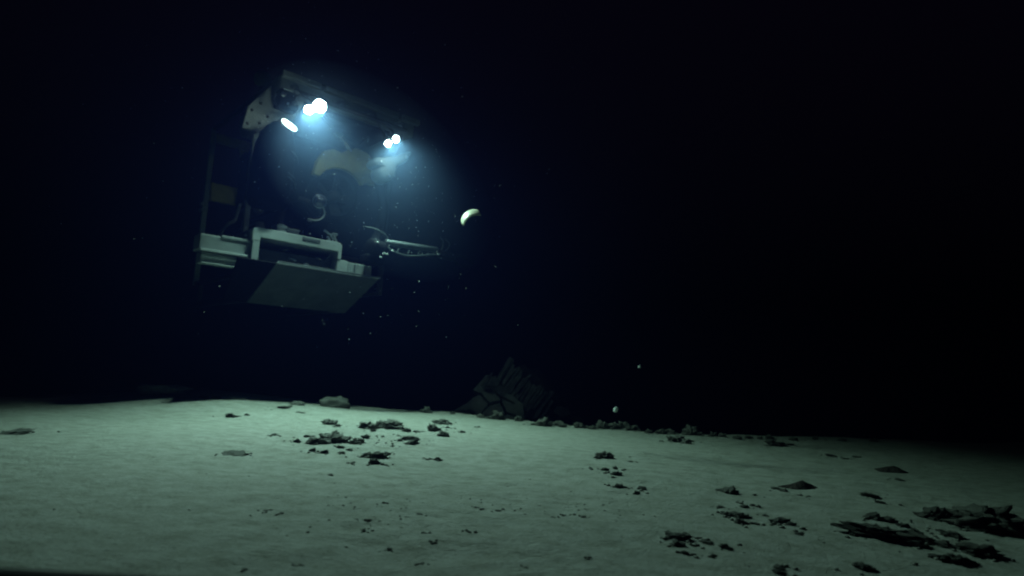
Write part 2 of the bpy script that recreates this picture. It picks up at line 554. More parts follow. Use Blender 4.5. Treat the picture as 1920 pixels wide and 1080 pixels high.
# ------------------------------------------------------------------ clods of mud
CLODS = {
    'patch': [(-1.48,5.24,0.124), (-1.37,5.11,0.046), (-1.12,5.11,0.156), (-1.07,5.37,0.096), (-0.94,5.21,0.186), (-0.79,5.06,0.072), (-0.72,5.06,0.045), (-1.27,4.16,0.092), (-1.33,4.53,0.033), (-1.16,4.24,0.170), (-1.00,4.25,0.092), (-0.99,4.45,0.056), (-1.18,3.87,0.050), (-1.10,3.83,0.056), (-1.05,4.03,0.044), (-0.69,4.52,0.097), (-0.73,4.40,0.039), (-0.63,4.26,0.084), (-0.63,4.51,0.048), (-0.82,3.75,0.068), (-0.74,3.69,0.106), (-0.71,3.47,0.063), (-0.66,3.45,0.025), (-0.83,3.47,0.019), (-0.59,5.85,0.144), (-0.60,5.20,0.092), (-0.47,4.83,0.094), (-0.56,5.27,0.047), (-0.39,3.77,0.054), (-0.44,3.78,0.020), (-0.35,5.20,0.046), (-1.38,4.17,0.046), (-1.39,4.43,0.041), (-0.99,3.85,0.032), (-0.97,3.96,0.029), (-0.73,3.90,0.032), (-0.74,4.16,0.030), (-0.80,4.71,0.034), (-0.89,4.59,0.029), (-1.03,4.90,0.040), (-0.50,5.49,0.039), (-0.24,5.73,0.030)],
    'leftscar': [(-2.16,6.02,0.112), (-2.15,6.17,0.069), (-2.16,6.39,0.177), (-1.92,5.85,0.076)],
    'leftpair': [(-2.97,6.08,0.083), (-2.85,6.10,0.083), (-2.33,5.29,0.091), (-2.29,5.32,0.041), (-2.24,5.41,0.046)],
    'leftflat': [(-1.58,3.61,0.042), (-1.52,3.55,0.116), (-1.48,3.59,0.048), (-1.60,4.40,0.074)],
    'crest': [(-0.91,7.07,0.125), (-0.50,7.54,0.106), (-0.60,7.13,0.056), (-0.27,6.80,0.084), (-0.14,7.12,0.087), (-0.07,6.72,0.177), (-0.18,6.72,0.059), (0.15,6.72,0.094), (0.29,6.36,0.056), (0.40,6.36,0.145), (0.55,6.51,0.115), (0.60,6.41,0.079), (0.76,6.39,0.113), (0.83,6.43,0.057), (0.89,6.34,0.090), (1.02,6.47,0.149), (1.14,6.48,0.127), (1.24,6.48,0.174), (1.34,6.42,0.103), (1.46,6.26,0.079), (1.56,6.21,0.101), (1.66,6.21,0.113), (1.84,6.15,0.135), (1.91,6.13,0.068), (2.05,6.10,0.079), (2.14,6.10,0.079), (2.26,6.02,0.090), (2.41,6.13,0.069), (2.52,6.14,0.058), (2.62,6.14,0.082), (2.84,6.10,0.083), (3.14,6.28,0.062), (3.37,6.20,0.074), (3.76,6.33,0.077)],
    'crestclump': [(1.49,5.38,0.137), (1.54,5.32,0.117), (1.66,5.53,0.051), (1.35,5.35,0.039)],
    'trail': [(0.67,4.11,0.110), (0.61,4.06,0.043), (0.66,3.68,0.030), (0.59,3.62,0.039), (0.64,3.49,0.050), (0.60,3.41,0.018), (0.58,3.13,0.051), (0.61,3.13,0.025), (0.56,3.13,0.023), (0.69,3.09,0.034), (0.64,2.98,0.035), (0.81,3.97,0.021), (0.51,3.65,0.026)],
    'right': [(1.14,3.13,0.077), (1.10,3.16,0.047), (1.09,2.90,0.030), (0.97,2.77,0.037), (1.08,2.79,0.037), (1.13,2.83,0.027), (0.99,2.61,0.075), (0.94,2.63,0.045), (0.92,2.66,0.020), (0.95,2.49,0.048), (0.99,2.50,0.019), (1.01,2.49,0.019), (1.11,2.65,0.023), (1.14,2.55,0.075), (1.15,2.50,0.034), (1.09,2.51,0.029), (1.12,2.37,0.026)],
    'rightnear': [(0.63,2.21,0.070), (0.60,2.26,0.029), (0.65,2.13,0.020), (0.71,2.17,0.037), (0.60,2.12,0.044), (0.70,2.23,0.025), (0.76,2.12,0.049), (0.57,2.22,0.016), (0.59,2.02,0.027), (0.68,2.02,0.023), (0.85,1.93,0.027), (0.83,1.88,0.034)],
    'rightfar': [(2.45,5.56,0.181), (2.56,5.61,0.087), (2.29,5.42,0.052), (2.62,4.98,0.089), (2.66,4.85,0.058), (2.80,4.96,0.045), (1.46,3.36,0.045), (1.49,3.31,0.051), (1.51,3.19,0.025), (1.94,3.29,0.081), (1.91,3.32,0.030), (1.88,3.12,0.042), (2.46,3.87,0.057)],
    'corner': [(1.58,2.68,0.077), (1.64,2.68,0.061), (1.45,2.39,0.210), (1.51,2.36,0.050), (1.91,2.79,0.132), (1.66,2.60,0.055), (1.62,2.46,0.058), (1.59,2.35,0.101), (1.53,2.28,0.049), (1.76,2.46,0.070), (1.62,2.29,0.060), (2.06,2.71,0.290), (2.09,2.56,0.176), (1.68,2.21,0.119), (1.52,2.10,0.097), (1.49,2.16,0.052), (1.14,1.97,0.061), (1.34,2.40,0.034)],
    'fore': [(-0.46,2.22,0.028), (-0.44,2.07,0.017), (-0.30,2.35,0.017), (-0.34,2.30,0.013), (-0.21,1.98,0.014), (-0.32,1.90,0.021), (-0.01,2.49,0.025), (-0.07,2.51,0.016), (-0.10,2.53,0.014), (0.20,2.44,0.015), (0.25,2.48,0.018), (0.29,2.50,0.016), (0.32,2.46,0.027), (-0.10,2.11,0.013), (-0.22,1.79,0.013), (0.27,1.91,0.012), (-0.78,2.27,0.019), (-0.85,2.30,0.020), (-0.84,3.08,0.023), (-0.45,2.50,0.016), (-0.24,2.08,0.009), (-0.65,1.66,0.016), (-0.52,1.71,0.013), (0.08,1.80,0.015)],
    'leftmargin': [(-3.06,3.87,0.174), (-3.03,3.93,0.078)],
}
PLACE = {
    'patch': 'the scattered rubble patch below the vehicle',
    'leftscar': 'the torn scar upper left of the rubble patch',
    'leftpair': 'the short row near the crest at the left',
    'leftflat': 'the flat smear left of the rubble patch',
    'crest': 'the ragged line along the crest',
    'crestclump': 'the clump before the crest right of centre',
    'trail': 'the short trail running down right of centre',
    'right': 'the loose scatter left of the corner heap',
    'rightnear': 'the bottom cluster right of centre',
    'rightfar': 'the sparse dots on the dim slope at the right',
    'corner': 'the shaded heap in the bottom right corner',
    'fore': 'the thin sprinkle at the bottom centre',
    'leftmargin': 'the left margin of the picture',
}
ORD = ['first', 'second', 'third', 'fourth', 'fifth', 'sixth', 'seventh', 'eighth', 'ninth', 'tenth', 'eleventh', 'twelfth', 'thirteenth', 'fourteenth']
LUMPS = []
for k in range(10):
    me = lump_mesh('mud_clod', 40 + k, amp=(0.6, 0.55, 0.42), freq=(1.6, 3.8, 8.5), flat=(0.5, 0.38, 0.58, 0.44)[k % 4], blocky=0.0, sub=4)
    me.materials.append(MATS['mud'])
    LUMPS.append(me)
FLAT = {'crest': 1.5, 'patch': 1.25, 'trail': 1.15, 'leftscar': 0.4, 'leftflat': 0.35, 'leftmargin': 0.35, 'corner': 0.8, 'rightfar': 0.6, 'fore': 0.6}
for key, lst in CLODS.items():
    big = sorted([i for i, c in enumerate(lst) if c[2] >= (0.075 if key not in ('fore',) else 9)], key=lambda i: lst[i][0] / lst[i][1])
    if len(big) > 12:
        keep = sorted(big, key=lambda i: -lst[i][2])[:12]
        big = [i for i in big if i in keep]
    for i, (x, y, s) in enumerate(lst):
        k = random.randrange(len(LUMPS))
        o = link(bpy.data.objects.new('mud_clod', LUMPS[k]))
        h = s * 0.5
        sx = h * random.uniform(0.85, 1.1)
        sz = h * random.uniform(0.75, 1.1) * FLAT.get(key, 1.0)
        o.scale = (sx, h * random.uniform(0.7, 1.0), sz)
        o.rotation_euler = (random.uniform(-0.25, 0.25), random.uniform(-0.25, 0.25), random.uniform(0, 6.28))
        o.location = (x, y + h * 0.3, gz(x, y + h * 0.3) + sz * 0.10)
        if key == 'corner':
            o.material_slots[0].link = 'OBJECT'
            o.material_slots[0].material = MATS['corner_shade_mud']
        if i in big and len(big) == 1:
            lab = 'largest mud clod in ' + PLACE[key]
        elif i in big:
            lab = ORD[big.index(i)] + ' large clod from left in ' + PLACE[key]
        else:
            lab = 'small mud clod in ' + PLACE[key]
        tag(o, lab, 'clod', ('large clods in ' if i in big else 'small clods in ') + PLACE[key])

# crumbs between the clods: too many and too small to count
def build_crumbs():
    bm = bmesh.new()
    def crumb(x, y, r):
        z = gz(x, y)
        t = bmesh.new()
        bmesh.ops.create_icosphere(t, subdivisions=1, radius=r)
        for v in t.verts:
            v.co *= random.uniform(0.6, 1.25)
            v.co.z *= 0.6
            v.co += Vector((x, y, z + r * 0.2))
        merge(bm, t)
    for key, lst in CLODS.items():
        for x, y, s in lst:
            for q in range(int(random.uniform(2, 5) * (1.6 if key in ('patch', 'crest') else 1))):
                a = random.uniform(0, 6.28)
                d = s * random.uniform(0.5, 1.6)
                crumb(x + math.cos(a) * d * 1.3, y + math.sin(a) * d, random.uniform(0.004, 0.013) * (0.6 if key == 'fore' else 1))
    for q in range(120):
        x, y = random.uniform(-3.0, 3.2), random.uniform(1.7, 6.2)
        crumb(x, y, random.uniform(0.002, 0.006))
    for x0, y0, n in ((-0.45, 2.45, 26), (0.0, 2.6, 26), (0.42, 2.55, 20), (-0.5, 2.1, 20)):
        for q in range(n):
            crumb(random.gauss(x0, 0.15), random.gauss(y0, 0.08), random.uniform(0.002, 0.006))
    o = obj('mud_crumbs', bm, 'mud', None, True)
    tag(o, 'fine crumbs of mud strewn over the pale seabed', 'mud', kind='stuff')
build_crumbs()

# soft humps on the right slope, their shaded side put into the colour
def hump(loc, rx, ry, h, seed, label):
    bm = bmesh.new()
    n, m = 40, 12
    off = Vector((seed * 3.1, seed * 1.7, 0))
    rings = []
    for j in range(m):
        q = j / (m - 1)
        ring = []
        for k in range(n):
            a = 2 * math.pi * k / n
            w = 1 + 0.30 * noise.noise(Vector((math.cos(a) * 1.6, math.sin(a) * 1.6, seed)))
            x, y = math.cos(a) * rx * q * w, math.sin(a) * ry * q * w
            z = h * (1 - q) ** 1.3 * (1 + 0.5 * noise.noise(Vector((x * 14, y * 14, seed)))) - 0.02 * q
            ring.append(bm.verts.new((x + 0.2 * rx * (1 - q), y, z + gz(loc[0] + x, loc[1] + y))))
        rings.append(ring)
    for r0, r1 in zip(rings, rings[1:]):
        for k in range(n):
            bm.faces.new((r0[k], r0[(k + 1) % n], r1[(k + 1) % n], r1[k]))
    bm.faces.new(rings[0])
    bmesh.ops.remove_doubles(bm, verts=bm.verts[:], dist=0.0005)
    bmesh.ops.recalc_face_normals(bm, faces=bm.faces[:])
    o = obj('mud_mound', bm, 'mound_shade_mud', None, True)
    o.location = (loc[0], loc[1], 0)
    tag(o, label, 'mound', 'soft shaded mounds on the right slope')
hump((1.62, 3.46), 0.17, 0.11, 0.04, 2, 'nearer of two low soft shaded mounds on the right slope')
hump((2.62, 4.26), 0.19, 0.12, 0.04, 5, 'farther of two low soft shaded mounds on the right slope')

# ------------------------------------------------------------------ the underwater vehicle
ROV_AT, ROV_YAW = (-1.92, 6.747, 1.35), R(42.8)

def build_vehicle():
    v = empty('underwater_vehicle', ROV_AT, ROV_YAW)
    tag(v, 'large underwater robot hovering above the seabed with four lit lamps', 'underwater robot')
    # float block with cheeks
    fp = obj('float_pack', bm_box((-0.86, 0.06, 2.02), (0.86, 1.14, 2.24), 0.04), 'grey_foam', v)
    for x0, x1 in ((-0.865, -0.70), (0.70, 0.865)):
        out = [(0.02, 2.03), (0.02, 1.94), (0.28, 1.80), (0.50, 1.74), (1.05, 1.74), (1.12, 1.86), (1.12, 2.03)]
        bm = bmesh.new()
        sg = -1 if x0 < 0 else 1
        flare = lambda y: sg * (0.68 + 0.20 * y)
        a = [bm.verts.new((flare(y), y, z)) for y, z in out]
        b = [bm.verts.new((sg * 0.60, y, z)) for y, z in out]
        bm.faces.new(a[::-1]); bm.faces.new(b)
        for k in range(len(a)):
            bm.faces.new((a[k], a[(k + 1) % len(a)], b[(k + 1) % len(a)], b[k]))
        bmesh.ops.recalc_face_normals(bm, faces=bm.faces[:])
        bmesh.ops.bevel(bm, geom=bm.edges[:], offset=0.015, segments=2, affect='EDGES')
        ck = obj('float_cheek', bm, 'cheek_white', v)
        for yy, zz in ((0.55, 1.86), (0.72, 1.80), (0.84, 1.92), (0.95, 1.82), (0.62, 1.95)):
            s = sg
            xf = flare(yy)
            obj('bolt', bm_cyl((xf, yy, zz), (xf + s * 0.012, yy, zz), 0.018, 10), 'dark_metal', ck)
    fr = obj('side_fairing', bm_prism_xz([(-0.90, 2.12), (-1.02, 1.95), (-1.12, 1.80), (-1.15, 1.56), (-0.99, 1.55), (-0.75, 1.80), (-0.66, 1.92), (-0.66, 2.01), (-0.885, 2.01)], 0.21, 0.27, 0.010), 'cheek_white', v)
    for x, z in ((-1.07, 1.78), (-1.10, 1.62), (-0.98, 1.66), (-0.99, 1.88), (-0.90, 1.76)):
        obj('bolt', bm_cyl((x, 0.212, z), (x, 0.197, z), 0.016, 10), 'dark_metal', fr, True)
    obj('shade_plate', bm_box((-0.68, 0.10, 1.988), (0.68, 1.10, 2.017), 0.004), 'black_plastic', v)  # added black sheet that keeps the float's underside in shade
    # front edge rail in three lengths
    for x0, x1 in ((-0.875, -0.44), (-0.39, 0.57), (0.62, 0.875)):
        obj('top_rail', bm_box((x0, -0.035, 2.165), (x1, 0.035, 2.235), 0.012), 'dull_plastic', v)
    for x in (-0.415, 0.595):
        obj('rail_joint', bm_box((x - 0.022, -0.02, 2.175), (x + 0.022, 0.02, 2.222), 0.006), 'dark_metal', v)
    # lamp bar with brackets
    obj('lamp_bar', bm_cyl((-0.78, -0.14, 1.99), (0.62, -0.14, 1.99), 0.024), 'dark_metal', v, True)
    for x in (-0.74, -0.2, 0.2, 0.58):
        obj('bar_bracket', bm_tube([(x, -0.14, 1.99), (x, -0.08, 2.08), (x, 0.08, 2.12)], 0.016, 8), 'dark_metal', v, True)
    for x, y, z, r, pw in ((-0.625, -0.45, 1.785, 0.066, 1.35), (-0.735, -0.45, 1.705, 0.046, 1.15), (0.295, -0.45, 1.71, 0.037, 0.80), (0.20, -0.45, 1.63, 0.037, 0.80)):
        c = Vector((x, y, z))
        aim = Vector(LAMP_AIM_LEFT if x < 0 else LAMP_AIM_RIGHT).normalized()
        # the head looks a little more level than its beam
        face = Vector((-0.45, -0.62, -0.62) if x < 0 else (-0.10, -0.80, -0.60)).normalized()
        h = obj('lamp', bm_lathe(c - face * 0.20, c - face * 0.004, [(0, r * 0.35), (0.02, r * 0.62), (0.10, r * 0.72), (0.15, r * 0.98), (0.196, r * 1.03)], 28), 'dark_metal', v, True)
        L = obj('lens', bm_lathe(c, c + face * r, [(0, r * 0.97), (r * 0.25, r * 0.97), (r * 0.5, r * 0.87), (r * 0.75, r * 0.66), (r * 0.92, r * 0.39), (r, r * 0.08)], 28), 'lit_lens', h, True)
        obj('yoke', bm_tube([c - face * 0.12, c - face * 0.14 + Vector((0, 0.02, 0.06)), (x, -0.14, 1.99)], 0.013, 8), 'dark_metal', h, True)
        ld = bpy.data.lights.new('lamp_light', 'SPOT')
        ld.energy = LAMP_POWER * pw
        ld.color = LAMP_COLOR
        ld.spot_size = LAMP_CONE
        ld.spot_blend = LAMP_BLEND
        ld.shadow_soft_size = 0.03
        lo = link(bpy.data.objects.new('lamp_light', ld), h)
        lo.location = c + face * (r + 0.035)
        lo.rotation_euler = aim.to_track_quat('-Z', 'Y').to_euler()
    # electronics under the float, upper corner
    bx = obj('junction_box', bm_box((-0.86, 0.04, 1.86), (-0.64, 0.20, 2.06), 0.02), 'black_plastic', v)
    obj('name_plate', bm_box((-0.83, 0.030, 2.045), (-0.70, 0.040, 2.055), 0.0), 'white_plastic', bx)
    obj('cap', bm_cyl((-0.83, 0.04, 1.985), (-0.83, 0.012, 1.985), 0.026, 16), 'steel', bx, True)
    obj('cap', bm_cyl((-0.70, 0.04, 1.93), (-0.70, 0.012, 1.93), 0.024, 16), 'dull_plastic', bx, True)
    obj('cap', bm_cyl((-0.77, 0.04, 1.90), (-0.77, 0.020, 1.90), 0.012, 12), 'steel', bx, True)
    obj('hose', bm_tube([(-0.90, 0.06, 1.97), (-0.93, 0.02, 1.88), (-0.86, -0.02, 1.79), (-0.76, -0.02, 1.78), (-0.68, 0.02, 1.84), (-0.66, 0.10, 1.93)], 0.016), 'rubber', v, True)
    obj('hose', bm_tube([(-0.60, 0.10, 1.98), (-0.40, 0.0, 1.90), (-0.15, 0.02, 1.87), (0.1, 0.0, 1.92), (0.28, 0.1, 1.98)], 0.014), 'rubber', v, True)
    obj('hose', bm_tube([(-0.3, 0.2, 1.95), (-0.1, 0.12, 1.78), (0.10, 0.12, 1.72), (0.3, 0.2, 1.9)], 0.012), 'rubber', v, True)
    # main dark pressure housing at the corner with a slanted cap made to glow white
    hs = obj('pressure_housing', bm_lathe((-0.89, 0.0, 0.72), (-0.86, -0.03, 1.66), [(0, 0.17), (0.05, 0.205), (0.45, 0.21), (0.64, 0.20), (0.77, 0.165), (0.86, 0.115), (0.91, 0.07)], 36), 'black_plastic', v, True)
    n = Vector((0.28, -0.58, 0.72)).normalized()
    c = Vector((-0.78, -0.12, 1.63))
    obj('glowing_cap', bm_lathe(c - n * 0.035, c, [(0, 0.075), (0.012, 0.088), (0.028, 0.088), (0.035, 0.078)], 30), 'cap_glow', hs, True)  # emissive face, added so the cap shows saturated white
    obj('neck', bm_lathe(c - n * 0.16, c - n * 0.036, [(0, 0.09), (0.07, 0.085), (0.124, 0.075)], 24), 'black_plastic', hs, True)
    for z0 in (1.02, 1.06, 1.30):
        obj('tie', bm_tube([(-0.78, -0.20, z0 + 0.02), (-0.69, -0.14, z0 + 0.0), (-0.62, -0.04, z0 - 0.04)], 0.006, 6), 'arm_hose', hs, True)
    # thruster with yellow shroud plate in the middle
    outline = [(-0.30, 1.30), (-0.27, 1.46), (-0.20, 1.60), (-0.08, 1.66), (0.02, 1.64), (0.10, 1.70), (0.20, 1.75), (0.34, 1.74), (0.46, 1.66), (0.52, 1.50), (0.50, 1.36), (0.40, 1.36)]
    arch = [(0.06 + 0.30 * math.cos(a), 1.20 + 0.25 * math.sin(a)) for a in [R(d) for d in range(28, 172, 12)]]
    obj('shroud_plate', bm_prism_xz(outline + arch, 0.28, 0.36, 0.012), 'faded_yellow', v)
    M = Vector((0.06, 0.42, 1.15))
    th = obj('thruster_duct', bm_lathe(M, M + Vector((0, 0.26, 0)), [(0, 0.25), (0.0, 0.285), (0.05, 0.30), (0.2, 0.29), (0.26, 0.27), (0.26, 0.25), (0.02, 0.25)], 36, cap=False), 'black_plastic', v, True)
    obj('hub', bm_lathe(M + Vector((0, -0.02, 0)), M + Vector((0, 0.24, 0)), [(0, 0.02), (0.03, 0.06), (0.1, 0.075), (0.26, 0.07)], 24), 'dark_metal', th, True)
    for k in range(5):
        a = 2 * math.pi * k / 5
        d, t = Vector((math.cos(a), 0, math.sin(a))), Vector((-math.sin(a), 0, math.cos(a)))
        pts = [M + d * 0.06 + t * 0.03 + Vector((0, 0.10, 0)), M + d * 0.235 + t * 0.07 + Vector((0, 0.08, 0)), M + d * 0.24 - t * 0.04 + Vector((0, 0.15, 0)), M + d * 0.06 - t * 0.03 + Vector((0, 0.15, 0))]
        obj('blade', bm_slab(pts, 0.008), 'dark_metal', th)
    # pale lobed manipulator shoulder casting
    lobe = [(0.36, 1.67), (0.335, 1.62), (0.36, 1.575), (0.41, 1.565), (0.405, 1.50), (0.45, 1.435), (0.52, 1.41), (0.59, 1.45), (0.62, 1.53), (0.65, 1.64), (0.72, 1.69), (0.79, 1.76), (0.83, 1.87), (0.76, 1.85), (0.65, 1.78), (0.55, 1.74), (0.45, 1.70)]
    pts = catmull([(x - 0.15, 0, z - 0.14) for x, z in lobe + lobe[:1]], 4)[:-1]
    cx, cz = 0.40, 1.46
    bm = bmesh.new()
    rings = []
    for s, y in ((0.55, -0.24), (0.82, -0.225), (0.95, -0.20), (1.0, -0.16), (1.0, -0.06), (0.93, 0.0), (0.7, 0.02)):
        rings.append([bm.verts.new((cx + (p.x - cx) * s, y, cz + (p.z - cz) * s)) for p in pts])
    for r0, r1 in zip(rings, rings[1:]):
        for k in range(len(pts)):
            bm.faces.new((r0[k], r0[(k + 1) % len(pts)], r1[(k + 1) % len(pts)], r1[k]))
    bm.faces.new(rings[0]); bm.faces.new(rings[-1][::-1])
    bmesh.ops.recalc_face_normals(bm, faces=bm.faces[:])
    sh = obj('shoulder_casting', bm, 'casting_grey', v, True)
    for x, z in ((0.25, 1.48), (0.58, 1.63), (0.37, 1.34)):
        obj('bolt', bm_cyl((x, -0.205, z), (x, -0.25, z), 0.016, 10), 'steel', sh, True)
    # small crescent sensor and its rod below the lamp bar
    se = obj('sensor', bm_lathe((-0.15, 0.06, 1.78), (-0.15, 0.16, 1.80), [(0, 0.045), (0.01, 0.055), (0.1, 0.055)], 20), 'black_plastic', v, True)
    obj('bezel', bm_tube([(-0.15 + 0.056 * math.cos(R(a)), 0.055, 1.78 + 0.056 * math.sin(R(a))) for a in range(200, 345, 12)], 0.008, 7), 'steel', se, True)
    obj('rod', bm_tube([(-0.10, 0.12, 1.75), (-0.02, 0.12, 1.70), (0.06, 0.12, 1.63)], 0.013), 'steel', v, True)
    obj('rod', bm_tube([(-0.02, 0.12, 1.70), (0.02, 0.13, 1.655)], 0.02, smooth=False), 'white_plastic', v, True)
    # frame: posts and long rails
    for x in (-0.87, 0.87):
        for y in (0.62, 2.2):
            obj('frame_post', bm_box((x - 0.03, y - 0.03, 0.05), (x + 0.03, y + 0.03, 2.16 if y > 1 else 1.80), 0.008), 'grey_plastic' if x < 0 else 'dark_metal', v)
        for z in (0.05, 2.12):
            obj('frame_rail', bm_box((x - 0.026, 0.66, z), (x + 0.026, 2.165, z + 0.05), 0.008), 'dark_metal', v)
    # yellow cross members at the back
    yb = obj('cross_beam', bm_box((-0.835, 2.14, 1.98), (0.835, 2.24, 2.09), 0.01), 'yellow_paint', v)
    obj('cross_beam', bm_box((-0.835, 2.14, 1.18), (-0.30, 2.20, 1.42), 0.01), 'yellow_paint', v)
    obj('cross_beam', bm_box((0.30, 2.14, 1.18), (0.835, 2.20, 1.42), 0.01), 'yellow_paint', v)
    obj('gusset', bm_prism_xz([(-0.55, 1.97), (-0.30, 1.97), (-0.30, 1.6), (-0.38, 1.6)], 2.15, 2.19), 'yellow_paint', v)
    for z in (1.02, 1.10):
        obj('clamp', bm_box((-0.93, 2.16, z), (-0.84, 2.23, z + 0.045), 0.006), 'grey_hose', v)
    # core equipment
    obj('core_tank', bm_cyl((-0.30, 0.75, 0.75), (-0.30, 2.0, 0.75), 0.22, 32), 'black_plastic', v, True)
    obj('core_tank', bm_cyl((0.32, 0.75, 0.75), (0.32, 2.0, 0.75), 0.22, 32), 'black_plastic', v, True)
    obj('core_box', bm_box((-0.55, 0.80, 1.10), (0.55, 2.05, 1.85), 0.03), 'black_plastic', v)
    obj('core_box', bm_box((-0.60, 0.70, 0.38), (0.60, 2.05, 0.50), 0.02), 'dark_metal', v)
    for x, z, r in ((-0.72, 0.86, 0.07), (-0.68, 0.66, 0.06)):
        obj('bottle', bm_cyl((x, 0.70, z), (x, 1.3, z), r, 20), 'dark_metal', v, True)
    # dome camera on a pan arm, with its cable
    dc = Vector((-0.37, -0.10, 0.89))
    body = obj('camera_body', bm_lathe(dc + Vector((0.06, 0.22, 0.02)), dc + Vector((0, 0.01, 0)), [(0, 0.05), (0.02, 0.066), (0.16, 0.07), (0.2, 0.075), (0.218, 0.07)], 28), 'black_plastic', v, True)
    bm = bmesh.new()
    bmesh.ops.create_uvsphere(bm, u_segments=32, v_segments=16, radius=0.062, matrix=Matrix.Translation(dc))
    obj('dome', bm, 'dome_glass', body, True)
    face = Vector((-0.3, -0.92, -0.05)).normalized()
    u = face.cross(Vector((0, 0, 1))).normalized(); w = u.cross(face)
    obj('dome_ring', bm_tube([dc + (u * math.cos(R(a)) + w * math.sin(R(a))) * 0.070 for a in range(0, 361, 15)], 0.007, 7), 'steel', body, True)
    obj('cable', bm_tube([dc + Vector((0.05, 0.0, -0.06)), dc + Vector((0.065, -0.01, -0.12)), dc + Vector((0.04, -0.01, -0.18)), dc + Vector((-0.02, 0, -0.215)), dc + Vector((-0.10, 0.02, -0.21))], 0.009), 'white_plastic', body, True)
    obj('pan_arm', bm_tube([(-0.30, 0.2, 0.92), (-0.42, 0.34, 0.98), (-0.52, 0.45, 0.90), (-0.54, 0.5, 0.6), (-0.54, 0.5, 0.34)], 0.03), 'rubber', v, True)
    obj('pan_motor', bm_cyl((-0.62, -0.02, 0.90), (-0.62, 0.16, 0.98), 0.055, 20), 'black_plastic', v, True)
    obj('clip', bm_box((-0.47, -0.10, 0.655), (-0.435, -0.06, 0.675), 0.004), 'steel', v)
    # bent pipe at the lower left of the vehicle
    obj('pipe', bm_tube([(-1.17, 0.50, 0.40), (-1.13, 0.52, 0.50), (-1.06, 0.56, 0.60), (-1.00, 0.60, 0.64), (-0.97, 0.62, 0.72), (-0.95, 0.62, 0.85)], 0.018), 'grey_plastic', v, True)
    for x, z in ((-1.06, 0.40), (-1.00, 0.42), (-1.03, 0.365)):
        obj('fitting', bm_cyl((x, 0.05, z), (x, 0.0, z), 0.014, 10), 'steel', v, True)
    # front deck: stepped crates either side of the open box
    d = obj('front_deck', bm_box((-1.49, -0.04, 0.175), (-0.955, 0.16, 0.335), 0.012), 'grey_plastic', v)
    obj('deck_lip', bm_box((-1.48, -0.062, 0.165), (-0.955, -0.042, 0.192), 0.005), 'white_plastic', d)
    obj('deck_lid', bm_box((-1.30, -0.052, 0.318), (-0.958, 0.14, 0.348), 0.006), 'grey_plastic', d)
    obj('deck_step', bm_box((-1.46, -0.02, 0.055), (-1.12, 0.12, 0.164), 0.012), 'grey_plastic', d)
    obj('deck_edge', bm_box((-1.45, -0.034, 0.050), (-1.12, -0.022, 0.066), 0.003), 'white_plastic', d)
    r = obj('side_crate', bm_box((-0.095, -0.09, 0.145), (0.03, 0.5, 0.300), 0.008), 'white_plastic', v)
    obj('side_crate', bm_box((0.034, -0.07, 0.135), (0.345, 0.5, 0.292), 0.012), 'grey_plastic', v)
    for x in (0.12, 0.24):
        obj('crate_seam', bm_box((x, -0.078, 0.15), (x + 0.012, -0.072, 0.28), 0.0), 'dull_plastic', v)
    # open sample box: white arch, dark inside, smoky panel below
    aout = [(-1.03, 0.30), (-1.03, 0.455), (-1.005, 0.48), (-0.085, 0.48), (-0.06, 0.455), (-0.06, 0.305), (-0.10, 0.305), (-0.10, 0.385), (-0.95, 0.385), (-0.95, 0.345), (-0.95, 0.30)]
    a = obj('sample_box', bm_prism_xz([(-1.03, 0.345), (-1.03, 0.455), (-1.015, 0.475), (-0.99, 0.483), (-0.10, 0.483), (-0.075, 0.475), (-0.06, 0.455), (-0.06, 0.303), (-0.10, 0.303), (-0.10, 0.385), (-0.95, 0.385), (-0.95, 0.345)], -0.10, 0.48, 0.006), 'white_plastic', v)
    obj('box_leg', bm_box((-1.02, -0.098, 0.15), (-0.952, -0.045, 0.3445), 0.004), 'grey_plastic', a)
    obj('inner_panel', bm_box((-0.948, 0.06, 0.12), (-0.102, 0.09, 0.30), 0.006), 'dull_plastic', a)
    obj('box_back', bm_box((-0.948, 0.44, 0.12), (-0.102, 0.46, 0.384), 0.0), 'black_plastic', a)
    obj('box_floor', bm_box((-0.948, -0.08, 0.10), (-0.102, 0.44, 0.118), 0.0), 'black_plastic', a)
    obj('brace', bm_tube([(-0.94, 0.0, 0.33), (-0.90, 0.0, 0.24), (-0.86, 0.0, 0.14)], 0.009, 7), 'dull_plastic', a, True)
    obj('brace', bm_tube([(-0.12, 0.0, 0.36), (-0.18, 0.0, 0.30), (-0.22, 0.0, 0.24)], 0.009, 7), 'dull_plastic', a, True)
    obj('stick', bm_tube([(-0.60, 0.02, 0.245), (-0.52, 0.0, 0.225)], 0.012, 7, smooth=False), 'white_plastic', a, True)
    obj('stick', bm_tube([(-0.43, 0.02, 0.205), (-0.38, 0.02, 0.215)], 0.009, 7, smooth=False), 'white_plastic', a, True)
    obj('stick', bm_tube([(-0.66, 0.02, 0.315), (-0.61, 0.02, 0.33)], 0.007, 7, smooth=False), 'steel', a, True)
    obj('roll', bm_tube([(-0.28, 0.02, 0.30), (-0.24, 0.0, 0.27), (-0.225, 0.0, 0.22), (-0.25, 0.0, 0.18)], 0.012, 8), 'dull_plastic', a, True)
    obj('top_slot', bm_box((-0.52, -0.108, 0.435), (-0.32, -0.095, 0.475), 0.008), 'dull_plastic', a)
